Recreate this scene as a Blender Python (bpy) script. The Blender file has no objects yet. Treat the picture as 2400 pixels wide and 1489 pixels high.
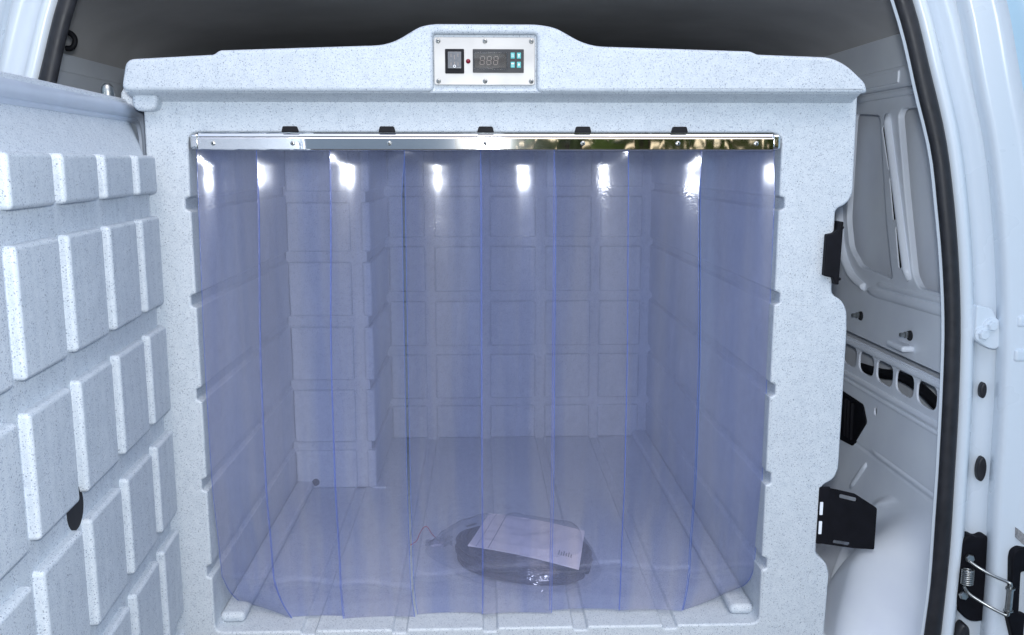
import bpy, bmesh, math, random
from mathutils import Vector, Matrix
from mathutils.geometry import tessellate_polygon
R = math.radians
SC = bpy.context.scene
COL = SC.collection
random.seed(7)

# ------------------------------------------------------------------ camera
cam_d = bpy.data.cameras.new('camera')
cam = bpy.data.objects.new('camera', cam_d)
COL.objects.link(cam)
cam_d.sensor_width = 36.0
cam_d.lens = 32.25
cam_d.clip_start = 0.02
cam_d.clip_end = 500
cam.location = (-0.011, -1.413, 1.359)
cam.rotation_euler = (R(90 - 9.55), 0, R(-1.9))
SC.camera = cam

# ------------------------------------------------------------------ sky, sun, exposure
w = bpy.data.worlds.new('World')
SC.world = w
w.use_nodes = True
nt = w.node_tree
sky = nt.nodes.new('ShaderNodeTexSky')
sky.sky_type = 'NISHITA'
sky.sun_disc = False
sky.sun_elevation = R(52)
sky.sun_rotation = R(168)
sky.air_density = 1.0
sky.dust_density = 1.5
bg = nt.nodes['Background']
bg.inputs['Strength'].default_value = 0.15
nt.links.new(sky.outputs['Color'], bg.inputs['Color'])

sun_d = bpy.data.lights.new('sun', 'SUN')
sun_d.energy = 0.6
sun_d.angle = R(40)
sun_d.color = (1.0, 0.96, 0.9)
sun = bpy.data.objects.new('sun', sun_d)
COL.objects.link(sun)
el, az = R(52), R(168)
sdir = Vector((math.sin(az) * math.cos(el), math.cos(az) * math.cos(el), math.sin(el)))
sun.rotation_euler = sdir.to_track_quat('Z', 'Y').to_euler()

# the flash of the camera, whose reflection the photograph shows in the rail and on the strips
fl_d = bpy.data.lights.new('camera_flash', 'POINT')
fl_d.energy = 38
fl_d.color = (0.90, 0.95, 1.0)
fl_d.shadow_soft_size = 0.03
fl = bpy.data.objects.new('camera_flash', fl_d)
fl.location = (0.004, -1.413, 1.425)
COL.objects.link(fl)

SC.view_settings.view_transform = 'Standard'
SC.view_settings.look = 'None'
SC.view_settings.gamma = 1.0
SC.view_settings.exposure = 0.42
SC.cycles.transparent_max_bounces = 40
SC.cycles.max_bounces = 12
SC.cycles.caustics_reflective = False
SC.cycles.caustics_refractive = False
SC.cycles.sample_clamp_indirect = 6.0

# ------------------------------------------------------------------ materials
class NT:
    def __init__(s, name):
        s.m = bpy.data.materials.new(name)
        s.m.use_nodes = True
        s.t = s.m.node_tree
        s.b = s.t.nodes['Principled BSDF']
        s.o = s.t.nodes['Material Output']
    def n(s, kind, **kw):
        x = s.t.nodes.new('ShaderNode' + kind)
        for k, v in kw.items():
            if hasattr(x, k) and not k[0].isupper():
                setattr(x, k, v)
            else:
                x.inputs[k].default_value = v
        return x
    def l(s, a, b):
        s.t.links.new(a, b)
    def pos(s):
        if not hasattr(s, '_p'):
            s._p = s.n('NewGeometry')
        return s._p.outputs['Position']
    def noise(s, scale, detail=3, rough=0.5, vec=None):
        x = s.n('TexNoise', Scale=scale, Detail=detail, Roughness=rough)
        s.l(vec or s.pos(), x.inputs['Vector'])
        return x.outputs['Fac']
    def ramp(s, fac, stops, interp='LINEAR'):
        x = s.n('ValToRGB')
        x.color_ramp.interpolation = interp
        while len(x.color_ramp.elements) < len(stops):
            x.color_ramp.elements.new(0.5)
        for e, (p, c) in zip(x.color_ramp.elements, stops):
            e.position = p
            e.color = (*c, 1) if len(c) == 3 else c
        s.l(fac, x.inputs['Fac'])
        return x.outputs['Color']
    def mix(s, fac, a, b, mode='MIX'):
        x = s.n('Mix', data_type='RGBA', blend_type=mode)
        for sock, v in ((x.inputs[0], fac), (x.inputs[6], a), (x.inputs[7], b)):
            if hasattr(v, 'is_linked'):
                s.l(v, sock)
            elif isinstance(v, (int, float)):
                sock.default_value = v
            else:
                sock.default_value = (*v, 1)
        return x.outputs[2]
    def bump(s, h, strength, dist, normal=None):
        x = s.n('Bump', Strength=strength, Distance=dist)
        s.l(h, x.inputs['Height'])
        if normal:
            s.l(normal, x.inputs['Normal'])
        return x.outputs['Normal']

def simple(name, base, rough=0.5, metal=0.0, var=0.06, scale=40, spec=0.5, coat=0.0, bump=0.0, bscale=200, bdist=0.001):
    k = NT(name)
    k.b.inputs['Roughness'].default_value = rough
    k.b.inputs['Metallic'].default_value = metal
    k.b.inputs['Specular IOR Level'].default_value = spec
    k.b.inputs['Coat Weight'].default_value = coat
    k.b.inputs['Coat Roughness'].default_value = 0.08
    n = k.noise(scale, 4)
    lo = tuple(c * (1 - var) for c in base)
    hi = tuple(min(1, c * (1 + var)) for c in base)
    k.l(k.ramp(n, [(0.3, lo), (0.7, hi)]), k.b.inputs['Base Color'])
    r = k.n('MapRange')
    k.l(n, r.inputs[0])
    r.inputs[1].default_value, r.inputs[2].default_value = 0.3, 0.7
    r.inputs[3].default_value, r.inputs[4].default_value = rough * 0.9, min(1, rough * 1.12)
    k.l(r.outputs[0], k.b.inputs['Roughness'])
    if bump:
        k.l(k.bump(k.noise(bscale, 3), bump, bdist), k.b.inputs['Normal'])
    return k.m

def speckled():
    k = NT('speckled_plastic')
    base = k.ramp(k.noise(55, 4, 0.6), [(0.3, (0.55, 0.605, 0.655)), (0.72, (0.65, 0.70, 0.745))])
    base = k.mix(k.ramp(k.noise(5.5, 4, 0.6), [(0.35, (0, 0, 0)), (0.75, (0.35, 0.35, 0.35))]), base, (0.51, 0.55, 0.60))
    scm = k.n('Mapping')
    scm.inputs['Scale'].default_value = (1, 1, 9)
    scm.inputs['Rotation'].default_value = (0.35, 0.2, 0.5)
    k.l(k.pos(), scm.inputs['Vector'])
    sc1 = k.noise(11, 4, 0.7, scm.outputs[0])
    base = k.mix(k.ramp(sc1, [(0.64, (0, 0, 0)), (0.70, (0.35, 0.35, 0.35)), (0.74, (0, 0, 0))]), base, (0.38, 0.41, 0.45))
    col = base
    wn = k.n('TexNoise', Scale=520, Detail=2)
    k.l(k.pos(), wn.inputs['Vector'])
    wm = k.n('VectorMath', operation='MULTIPLY_ADD')
    k.l(wn.outputs['Color'], wm.inputs[0])
    wm.inputs[1].default_value = (0.0016, 0.0016, 0.0016)
    k.l(k.pos(), wm.inputs[2])
    wob = wm.outputs[0]
    for sc, thr, keep, c in ((430, 0.33, 0.27, (0.17, 0.20, 0.28)), (820, 0.42, 0.34, (0.30, 0.36, 0.46)),
                             (700, 0.36, 0.20, (0.76, 0.80, 0.84)), (250, 0.20, 0.17, (0.08, 0.10, 0.14))):
        v = k.n('TexVoronoi', Scale=sc)
        k.l(wob, v.inputs['Vector'])
        lt = k.n('Math', operation='LESS_THAN')
        k.l(v.outputs['Distance'], lt.inputs[0])
        lt.inputs[1].default_value = thr
        sp = k.n('SeparateColor')
        k.l(v.outputs['Color'], sp.inputs[0])
        kp = k.n('Math', operation='LESS_THAN')
        k.l(sp.outputs[0], kp.inputs[0])
        kp.inputs[1].default_value = keep
        m = k.n('Math', operation='MULTIPLY')
        k.l(lt.outputs[0], m.inputs[0])
        k.l(kp.outputs[0], m.inputs[1])
        m2 = k.n('Math', operation='MULTIPLY')
        k.l(m.outputs[0], m2.inputs[0])
        m2.inputs[1].default_value = 0.7
        col = k.mix(m2.outputs[0], col, c)
    k.l(col, k.b.inputs['Base Color'])
    k.b.inputs['Roughness'].default_value = 0.48
    k.b.inputs['Specular IOR Level'].default_value = 0.4
    nb = k.bump(k.noise(700, 2), 0.25, 0.0006)
    nb = k.bump(k.noise(14, 2), 0.25, 0.006, nb)
    k.l(nb, k.b.inputs['Normal'])
    return k.m

def two_sided_fresnel(k, ior):
    # the sheets do not bend the ray, so both faces reflect as air to plastic
    fr = k.n('Fresnel')
    k.pos()
    r = k.n('MapRange')
    k.l(k._p.outputs['Backfacing'], r.inputs[0])
    r.inputs[3].default_value, r.inputs[4].default_value = ior, 1 / ior
    k.l(r.outputs[0], fr.inputs['IOR'])
    return fr

def strip_pvc():
    k = NT('clear_blue_pvc')
    # lengthwise extrusion streaks, tint also painting refracted light bands: noise stretched along Z
    mp = k.n('Mapping')
    mp.inputs['Scale'].default_value = (1, 1, 0.05)
    k.l(k.pos(), mp.inputs['Vector'])
    st = k.noise(24, 3, 0.5, mp.outputs[0])
    tint = k.ramp(st, [(0.38, (0.85, 0.875, 0.985)), (0.60, (0.98, 0.968, 0.998))])
    tr = k.n('BsdfTransparent')
    k.l(tint, tr.inputs[0])
    df = k.n('BsdfDiffuse')
    df.inputs[0].default_value = (0.66, 0.70, 1.0, 1)
    mx = k.n('MixShader')
    # milky haze with scuffs and lengthwise scratches
    mp2 = k.n('Mapping')
    mp2.inputs['Scale'].default_value = (1, 1, 0.10)
    k.l(k.pos(), mp2.inputs['Vector'])
    hz = k.ramp(k.noise(95, 5, 0.7, mp2.outputs[0]), [(0.35, (0.125, 0.125, 0.125)), (0.62, (0.15, 0.15, 0.15)), (0.75, (0.20, 0.20, 0.20))])
    smu = k.ramp(k.noise(13, 4, 0.65), [(0.5, (0, 0, 0)), (0.8, (0.035, 0.035, 0.035))])
    k.l(k.mix(1.0, hz, smu, 'ADD'), mx.inputs[0])
    k.l(tr.outputs[0], mx.inputs[1])
    tl = k.n('BsdfTranslucent')
    tl.inputs[0].default_value = (0.90, 0.92, 1.0, 1)
    dm = k.n('MixShader')
    dm.inputs[0].default_value = 0.55
    k.l(df.outputs[0], dm.inputs[1])
    k.l(tl.outputs[0], dm.inputs[2])
    k.l(dm.outputs[0], mx.inputs[2])
    gl = k.n('BsdfGlossy', Roughness=0.155)
    # creases and handling marks, stronger in patches
    patch = k.ramp(k.noise(9, 2), [(0.55, (0, 0, 0)), (0.70, (1, 1, 1))])
    fine = k.noise(260, 3)
    mm = k.n('Math', operation='MULTIPLY')
    k.l(patch, mm.inputs[0])
    k.l(fine, mm.inputs[1])
    nb = k.bump(mm.outputs[0], 0.25, 0.0015)
    nb = k.bump(k.noise(16, 2, 0.4, mp.outputs[0]), 0.35, 0.006, nb)
    k.l(nb, gl.inputs['Normal'])
    fr = two_sided_fresnel(k, 1.5)
    mx2 = k.n('MixShader')
    k.l(fr.outputs[0], mx2.inputs[0])
    k.l(mx.outputs[0], mx2.inputs[1])
    k.l(gl.outputs[0], mx2.inputs[2])
    k.l(mx2.outputs[0], k.o.inputs['Surface'])
    return k.m

def film(name, tint, ior=1.45, rough=0.08, haze=0.03, hazecol=(0.8, 0.82, 0.9), ripple=0.5):
    k = NT(name)
    tr = k.n('BsdfTransparent')
    tr.inputs[0].default_value = (*tint, 1)
    df = k.n('BsdfDiffuse')
    df.inputs[0].default_value = (*hazecol, 1)
    mx = k.n('MixShader')
    mx.inputs[0].default_value = haze
    k.l(tr.outputs[0], mx.inputs[1])
    k.l(df.outputs[0], mx.inputs[2])
    gl = k.n('BsdfGlossy', Roughness=rough)
    k.l(k.bump(k.noise(70, 3), ripple, 0.004), gl.inputs['Normal'])
    fr = two_sided_fresnel(k, ior)
    mx2 = k.n('MixShader')
    k.l(fr.outputs[0], mx2.inputs[0])
    k.l(mx.outputs[0], mx2.inputs[1])
    k.l(gl.outputs[0], mx2.inputs[2])
    k.l(mx2.outputs[0], k.o.inputs['Surface'])
    return k.m

M = {}
M['speck'] = speckled()
M['pvc'] = strip_pvc()
M['pvc_edge'] = film('blue_pvc_cut_edge', (0.22, 0.36, 0.92), 1.5, 0.25, 0.42, (0.20, 0.34, 0.97))
M['bag'] = film('clear_bag_film', (0.93, 0.94, 0.96), 1.5, 0.09, 0.07)
M['paint'] = simple('white_van_paint', (0.73, 0.79, 0.85), 0.28, var=0.012, scale=5, coat=0.4, bump=0.05, bscale=350, bdist=0.0005)
M['inpaint'] = simple('interior_white_paint', (0.87, 0.905, 0.985), 0.36, var=0.05, scale=9, bump=0.06, bscale=60, bdist=0.002)
M['liner'] = simple('dark_grey_headlining', (0.56, 0.55, 0.55), 0.9, var=0.12, scale=5, spec=0.15, bump=0.3, bscale=900, bdist=0.001)
M['rubber'] = simple('black_rubber', (0.018, 0.018, 0.022), 0.5, var=0.25, scale=60, bump=0.15, bscale=120, bdist=0.002)
M['gasket'] = simple('grey_gasket_rubber', (0.50, 0.56, 0.66), 0.38, var=0.04, scale=30)
M['black'] = simple('black_plastic', (0.008, 0.008, 0.011), 0.6, var=0.3, scale=80, spec=0.22, bump=0.2, bscale=500)
M['blackmetal'] = simple('black_painted_steel', (0.006, 0.006, 0.009), 0.65, var=0.3, scale=50, spec=0.16, bump=0.1, bscale=300)
M['dark'] = simple('dark_cavity', (0.012, 0.013, 0.017), 0.8, var=0.3, scale=30)  # near-black for the shade inside slots, holes and screw recesses; washers too
M['steel'] = simple('zinc_steel', (0.42, 0.43, 0.42), 0.34, 1.0, var=0.15, scale=150, bump=0.1, bscale=300)
M['plate'] = simple('satin_steel_plate', (0.40, 0.39, 0.38), 0.42, 0.3, var=0.03, scale=25)
M['paper'] = simple('white_paper', (0.85, 0.80, 0.82), 0.75, var=0.02, scale=25)
M['print'] = simple('grey_print', (0.18, 0.18, 0.22), 0.8)
M['red'] = simple('red_wire', (0.50, 0.06, 0.08), 0.5)
M['led'] = simple('red_led_lens', (0.22, 0.012, 0.03), 0.15)
M['teal'] = simple('teal_rubber_key', (0.08, 0.46, 0.45), 0.45)
M['white'] = simple('white_print', (0.8, 0.8, 0.8), 0.5)
M['rocker'] = simple('smoky_grey_rocker', (0.17, 0.175, 0.18), 0.18, var=0.12, scale=300)
M['bezel'] = simple('charcoal_bezel', (0.024, 0.025, 0.030), 0.45, spec=0.3)
M['lcd'] = simple('brown_grey_display', (0.05, 0.042, 0.038), 0.2, var=0.2, scale=120, spec=0.3)
M['seg'] = simple('faint_display_segment', (0.30, 0.24, 0.21), 0.4)
M['cable'] = simple('black_cable_sheath', (0.012, 0.013, 0.02), 0.42, var=0.2)
M['glassy'] = film('clear_display_cover', (0.93, 0.93, 0.93), 1.5, 0.03, 0.01, ripple=0.0)
M['label'] = simple('grey_label', (0.30, 0.29, 0.29), 0.6, var=0.3, scale=300)
M['bluepaint'] = simple('pale_blue_door_skin', (0.50, 0.68, 0.80), 0.3, var=0.03, scale=8, coat=0.3)
M['asphalt'] = simple('asphalt', (0.075, 0.075, 0.078), 0.9, var=0.25, scale=8, bump=0.4, bscale=120, bdist=0.004)
M['leaf'] = simple('hedge_leaf', (0.17, 0.21, 0.035), 0.55, var=0.6, scale=2.2)
M['wood'] = simple('hedge_stem', (0.12, 0.08, 0.05), 0.8)
M['render'] = simple('beige_wall_render', (0.42, 0.35, 0.27), 0.9, var=0.12, scale=4, bump=0.4, bscale=80, bdist=0.004)
def chrome():
    k = NT('polished_stainless')
    k.b.inputs['Base Color'].default_value = (0.86, 0.85, 0.84, 1)
    k.b.inputs['Metallic'].default_value = 1
    k.b.inputs['Roughness'].default_value = 0.03
    k.b.inputs['Coat Weight'].default_value = 0.3
    k.b.inputs['Coat Roughness'].default_value = 0.13
    mp = k.n('Mapping')
    mp.inputs['Scale'].default_value = (1, 1, 0.5)
    k.l(k.pos(), mp.inputs['Vector'])
    k.l(k.bump(k.noise(26, 1, 0.4, mp.outputs[0]), 0.10, 0.004), k.b.inputs['Normal'])
    return k.m
M['chrome'] = chrome()

# ------------------------------------------------------------------ helpers
def finish(bm, name, mat, parent=None, smooth=True, ang=38, weighted=None, kind=None):
    if weighted is None:
        weighted = smooth and len(bm.faces) < 1500
    if smooth:
        for f in bm.faces:
            f.smooth = True
        for e in bm.edges:
            if len(e.link_faces) == 2 and e.calc_face_angle(0) > R(ang):
                e.smooth = False
    me = bpy.data.meshes.new(name)
    bm.to_mesh(me)
    bm.free()
    for m in (mat if isinstance(mat, (list, tuple)) else [mat]):
        me.materials.append(m)
    o = bpy.data.objects.new(name, me)
    COL.objects.link(o)
    if parent:
        o.parent = parent
    if weighted:
        md = o.modifiers.new('wn', 'WEIGHTED_NORMAL')
        md.keep_sharp = True
        md.weight = 100
    if kind:
        o['kind'] = kind
    return o

def empty(name, label, cat, loc=(0, 0, 0), group=None):
    o = bpy.data.objects.new(name, None)
    o.empty_display_size = 0.05
    COL.objects.link(o)
    o.location = loc
    o['label'] = label
    o['category'] = cat
    if group:
        o['group'] = group
    bpy.context.view_layer.update()
    return o

def keep(o, parent):      # parent without moving: the thing's empty may stand off the origin
    o.parent = parent
    o.matrix_parent_inverse = parent.matrix_world.inverted()
    return o

def area2(p):
    return sum(p[i][0] * p[(i + 1) % len(p)][1] - p[(i + 1) % len(p)][0] * p[i][1] for i in range(len(p)))

def rnd(pts, r=0.005, n=4):
    """round the corners of a polygon; a point may carry its own radius as third value"""
    out = []
    N = len(pts)
    for i in range(N):
        p = Vector(pts[i][:2])
        rr = pts[i][2] if len(pts[i]) > 2 else r
        a = Vector(pts[i - 1][:2]) - p
        b = Vector(pts[(i + 1) % N][:2]) - p
        rr = min(rr, a.length * 0.45, b.length * 0.45)
        if rr < 1e-5:
            out.append(tuple(p))
            continue
        a.normalize()
        b.normalize()
        for k in range(n + 1):
            t = k / n
            q = p + a * rr * (1 - t) ** 2 + b * rr * t ** 2
            out.append(tuple(q))
    return out

def ring(cx, cy, rx, ry=None, n=24, p=2.0):
    ry = ry or rx
    res = []
    for k in range(n):
        a = 2 * math.pi * k / n
        c, s = math.cos(a), math.sin(a)
        res.append((cx + rx * math.copysign(abs(c) ** (2 / p), c), cy + ry * math.copysign(abs(s) ** (2 / p), s)))
    return res

def inset(pts, d):
    N = len(pts)
    res = []
    for i in range(N):
        a, p, b = Vector(pts[i - 1]), Vector(pts[i]), Vector(pts[(i + 1) % N])
        e1, e2 = p - a, b - p
        if e1.length < 1e-7:
            e1 = e2
        if e2.length < 1e-7:
            e2 = e1
        e1.normalize()
        e2.normalize()
        n1, n2 = Vector((-e1.y, e1.x)), Vector((-e2.y, e2.x))
        m = n1 + n2
        if m.length < 1e-4:
            m = n1
        m.normalize()
        c = max(0.5, m.dot(n1))
        res.append(tuple(p + m * (d / c)))
    return res

XZ = lambda a, b, d: (a, d, b)       # a = X, b = Z, d = Y
YZ = lambda a, b, d: (d, a, b)       # a = Y, b = Z, d = X
def plate(bm, outer, holes, d0, d1, bev, mp, seg=3, back=True, mi=0):
    """solid plate from 2-D outlines; d0 is the visible face and has rounded edges"""
    sg = 1 if d1 > d0 else -1
    loops = [outer if area2(outer) > 0 else outer[::-1]] + [h if area2(h) < 0 else h[::-1] for h in holes]
    caps, backs = [], []
    for L in loops:
        rows = []
        for k in range(seg + 1):
            t = math.pi / 2 * k / seg
            if bev <= 0 and k:
                break
            rows.append((inset(L, bev * (1 - math.sin(t))), d0 + sg * bev * (1 - math.cos(t))))
        rows.append((L, d1))
        vs = [[bm.verts.new(mp(x, y, d)) for x, y in row] for row, d in rows]
        for A, B in zip(vs, vs[1:]):
            for i in range(len(A)):
                j = (i + 1) % len(A)
                f = bm.faces.new((A[i], A[j], B[j], B[i]))
                f.material_index = mi
        caps.append((vs[0], rows[0][0]))
        backs.append((vs[-1], rows[-1][0]))
    for grp in (caps, backs) if back else (caps,):
        flat = [v for vs, _ in grp for v in vs]
        tris = tessellate_polygon([[Vector((x, y, 0)) for x, y in row] for _, row in grp])
        for t in tris:
            try:
                f = bm.faces.new([flat[i] for i in t])
                f.material_index = mi
            except ValueError:
                pass
    bmesh.ops.recalc_face_normals(bm, faces=bm.faces)

def box(bm, lo, hi, bev=0.0, seg=2, mat=None, mi=0):
    c = [(l + h) / 2 for l, h in zip(lo, hi)]
    s = [abs(h - l) for l, h in zip(lo, hi)]
    r = bmesh.ops.create_cube(bm, size=1.0, matrix=Matrix.Translation(c) @ Matrix.Diagonal((*s, 1)))
    vs = r['verts']
    fs = {f for v in vs for f in v.link_faces}
    if bev:
        es = {e for v in vs for e in v.link_edges}
        r = bmesh.ops.bevel(bm, geom=list(es), offset=min(bev, min(s) * 0.45), segments=seg, affect='EDGES', profile=0.5)
        vs = list({v for f in r['faces'] for v in f.verts} | {v for v in vs if v.is_valid})
        fs = {f for v in vs for f in v.link_faces}
    for f in fs:
        f.material_index = mi
    if mat is not None:
        bmesh.ops.transform(bm, matrix=mat, verts=vs)
    return vs

def tube(bm, path, r, n=10, caps=True, flat=(1, 1), closed=False, mi=0, up=None):
    P = [Vector(p) for p in path]
    N = len(P)
    rows = []
    ref = Vector(up) if up else None
    for i, p in enumerate(P):
        if closed:
            t = P[(i + 1) % N] - P[i - 1]
        else:
            t = P[min(i + 1, N - 1)] - P[max(i - 1, 0)]
        t.normalize()
        if ref is None:
            ref = Vector((0, 0, 1)) if abs(t.z) < 0.9 else Vector((1, 0, 0))
        u = ref - t * ref.dot(t)
        u.normalize()
        v = t.cross(u)
        if not up:
            ref = u
        rr = r[i] if isinstance(r, (list, tuple)) else r
        rows.append([bm.verts.new(p + (u * math.cos(2 * math.pi * k / n) * flat[0] + v * math.sin(2 * math.pi * k / n) * flat[1]) * rr) for k in range(n)])
    prs = list(zip(rows, rows[1:])) + ([(rows[-1], rows[0])] if closed else [])
    for A, B in prs:
        for k in range(n):
            f = bm.faces.new((A[k], A[(k + 1) % n], B[(k + 1) % n], B[k]))
            f.material_index = mi
    if caps and not closed:
        bm.faces.new(rows[0][::-1]).material_index = mi
        bm.faces.new(rows[-1]).material_index = mi

def lathe(bm, prof, org, axis, n=20, mi=0):
    """prof = (radius, height) along axis from org"""
    ax = Vector(axis).normalized()
    u = ax.orthogonal().normalized()
    v = ax.cross(u)
    o = Vector(org)
    rows = []
    for r, h in prof:
        if r < 1e-6:
            rows.append([bm.verts.new(o + ax * h)])
        else:
            rows.append([bm.verts.new(o + ax * h + (u * math.cos(2 * math.pi * k / n) + v * math.sin(2 * math.pi * k / n)) * r) for k in range(n)])
    for A, B in zip(rows, rows[1:]):
        for k in range(n):
            a0, a1 = A[k % len(A)], A[(k + 1) % len(A)]
            b0, b1 = B[k % len(B)], B[(k + 1) % len(B)]
            q = [a0, a1, b1, b0]
            q = [x for i, x in enumerate(q) if x not in q[:i]]
            if len(q) > 2:
                bm.faces.new(q).material_index = mi
    if len(rows[0]) > 1:
        bm.faces.new(rows[0][::-1]).material_index = mi
    if len(rows[-1]) > 1:
        bm.faces.new(rows[-1]).material_index = mi
    bmesh.ops.recalc_face_normals(bm, faces=bm.faces)

def sheet(bm, rows, mi=0, closed=False):
    vs = [[bm.verts.new(p) for p in row] for row in rows]
    for A, B in zip(vs, vs[1:]):
        for i in range(len(A) - 1):
            bm.faces.new((A[i], A[i + 1], B[i + 1], B[i])).material_index = mi
    return vs

def B():
    return bmesh.new()

def interp(path, z):
    """X of a polyline given as (X, Z) with rising Z"""
    for (x0, z0), (x1, z1) in zip(path, path[1:]):
        if z0 <= z <= z1:
            return x0 + (x1 - x0) * (z - z0) / (z1 - z0)
    return path[0][0] if z < path[0][1] else path[-1][0]

def smooth_path(path, n=5):
    out = []
    P = [Vector(p) for p in path]
    for i in range(len(P) - 1):
        p0, p1, p2, p3 = P[max(i - 1, 0)], P[i], P[i + 1], P[min(i + 2, len(P) - 1)]
        for k in range(n):
            t = k / n
            out.append(0.5 * ((2 * p1) + (p2 - p0) * t + (2 * p0 - 5 * p1 + 4 * p2 - p3) * t * t + (3 * p1 - p0 - 3 * p2 + p3) * t ** 3))
    out.append(P[-1])
    return out

# ------------------------------------------------------------------ ground
bm = B()
g = 60
sheet(bm, [[(-g, -g, 0), (g, -g, 0)], [(-g, g, 0), (g, g, 0)]])
finish(bm, 'ground', M['asphalt'], kind='structure')

# ------------------------------------------------------------------ the van
VAN = empty('cargo_van', 'white cargo van with open rear end standing around the insulated box', 'van')

# aperture line, outer edge of the black seal: (X, Z) rising
SEAL_OUT = [(0.755, 0.30), (0.758, 0.573), (0.760, 0.640), (0.762, 0.736), (0.759, 0.843), (0.757, 0.948), (0.756, 0.974), (0.750, 1.089),
            (0.742, 1.169), (0.731, 1.248), (0.723, 1.295), (0.713, 1.346), (0.702, 1.398), (0.688, 1.444), (0.666, 1.504), (0.650, 1.561),
            (0.635, 1.600), (0.615, 1.645), (0.585, 1.69)]
SEAL_IN = [(0.722, 0.30), (0.730, 0.574), (0.736, 0.654), (0.734, 0.790), (0.734, 0.843), (0.731, 0.961), (0.726, 1.089), (0.719, 1.158),
           (0.704, 1.262), (0.696, 1.295), (0.691, 1.335), (0.683, 1.377), (0.671, 1.414), (0.659, 1.441), (0.654, 1.456), (0.648, 1.480),
           (0.640, 1.510), (0.626, 1.555), (0.608, 1.600), (0.588, 1.645), (0.556, 1.69)]
ZS = [0.30 + 1.39 * i / 46 for i in range(47)]
ri = [(interp(SEAL_IN, z), z) for z in ZS]
ro = [(interp(SEAL_OUT, z), z) for z in ZS]
def soften(p):
    for _ in range(2):
        p = [p[0]] + [((p[i - 1][0] + 2 * p[i][0] + p[i + 1][0]) / 4, p[i][1]) for i in range(1, len(p) - 1)] + [p[-1]]
    return p
ri, ro = soften(ri), soften(ro)

def seal_rows(sx):
    rows = []
    for (xi, z), (xo, _) in zip(ri, ro):
        c, h = (xi + xo) / 2, (xo - xi) / 2
        prof = []
        for k in range(12):
            a = 2 * math.pi * k / 12
            prof.append((sx * (c + h * math.cos(a)) + (0.014 if sx < 0 else 0), -0.002 + 0.011 * math.sin(a), z))
        rows.append(prof)
    return rows
for sx in (1, -1):
    bm = B()
    rows = seal_rows(sx)
    # the lintel: carry the seal over the roof edge
    for t in range(1, 9):
        a = math.pi / 2 * t / 8
        x = 0.57 * math.cos(a) if t < 8 else 0.0
        z = 1.69 + 0.06 * math.sin(a)
        rows.append([(sx * (x + 0.012 * math.cos(2 * math.pi * k / 12) * math.cos(a)), -0.002 + 0.011 * math.sin(2 * math.pi * k / 12),
                      z + 0.014 * math.cos(2 * math.pi * k / 12)) for k in range(12)])
    vs = [[bm.verts.new(p) for p in r] for r in rows]
    for A, Bv in zip(vs, vs[1:]):
        for k in range(12):
            bm.faces.new((A[k], A[(k + 1) % 12], Bv[(k + 1) % 12], Bv[k]))
    bmesh.ops.recalc_face_normals(bm, faces=bm.faces)
    finish(bm, 'door_seal', M['rubber'], VAN)

# pillars: a profile carried along the aperture line (dx outward from the seal, y)
PIL = [(0.030, 0.095), (-0.004, 0.024), (-0.003, 0.002), (0.004, -0.008), (0.010, -0.011), (0.016, -0.010), (0.022, -0.004), (0.028, 0.008), (0.034, 0.016),
       (0.046, 0.018), (0.060, 0.014), (0.075, 0.006), (0.105, 0.008), (0.125, 0.02), (0.135, 0.09), (0.14, 0.30)]
def loft(prof, sx, name, mat, zlo=0.30, zhi=1.69, par=VAN, extra=None):
    bm = B()
    rows = []
    for (xo, z) in ro:
        if zlo - 1e-6 <= z <= zhi + 1e-6:
            rows.append([(sx * (xo + dx + (extra(z) if extra else 0)), y, z) for dx, y in prof])
    sheet(bm, rows)
    bmesh.ops.recalc_face_normals(bm, faces=bm.faces)
    return finish(bm, name, mat, par, ang=60)
bm = B()
sheet(bm, [[(xi + 0.0010, 0.012, z), (xi - 0.0010, 0.0075, z), (xi + 0.006, 0.005, z)] for xi, z in ri])
finish(bm, 'flange', M['paint'], VAN, ang=80)
pil_r = loft(PIL, 1, 'pillar', M['paint'])
pil_l = loft([(dx - 0.014, y) for dx, y in PIL], -1, 'pillar', M['paint'])

# rear doors, swung open: only their hinge edges come into the picture
DOOR = [(0.062, 0.004), (0.056, -0.008), (0.054, -0.022), (0.055, -0.034), (0.062, -0.040), (0.085, -0.044), (0.096, -0.049), (0.100, -0.062)]
SKIN = [(0.100, -0.062), (0.122, -0.066), (0.140, -0.080), (0.150, -0.30), (0.165, -0.75), (0.21, -0.75), (0.19, -0.10)]
rear = {}
for sx in (1, -1):
    ex = lambda z: 0.05 * max(0, z - 1.45) + 0.04 * max(0, 0.80 - z) - (0.014 if sx < 0 else 0)
    d = loft(DOOR, sx, 'rear_door', M['paint'], extra=ex)
    loft(SKIN, sx, 'door_skin', M['bluepaint'], par=d, extra=ex)
    rear[sx] = d
# sticker and black lock plate on the edge of the right rear door
bm = B()
plate(bm, rnd([(0.843, 0.783), (0.880, 0.752), (0.880, 0.733), (0.844, 0.766)], 0.001), [], -0.0505, -0.040, 0.0, XZ)
finish(bm, 'sticker', M['label'], rear[1])
bm = B()
plate(bm, rnd([(0.840, 0.668), (0.837, 0.636), (0.851, 0.590), (0.90, 0.560), (0.90, 0.748), (0.846, 0.752), (0.837, 0.746), (0.835, 0.734)], 0.006), [rnd([(0.852, 0.712), (0.90, 0.712), (0.90, 0.640), (0.855, 0.640)], 0.004)], -0.057, -0.044, 0.003, XZ)
finish(bm, 'lock_plate', M['blackmetal'], rear[1])

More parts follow.
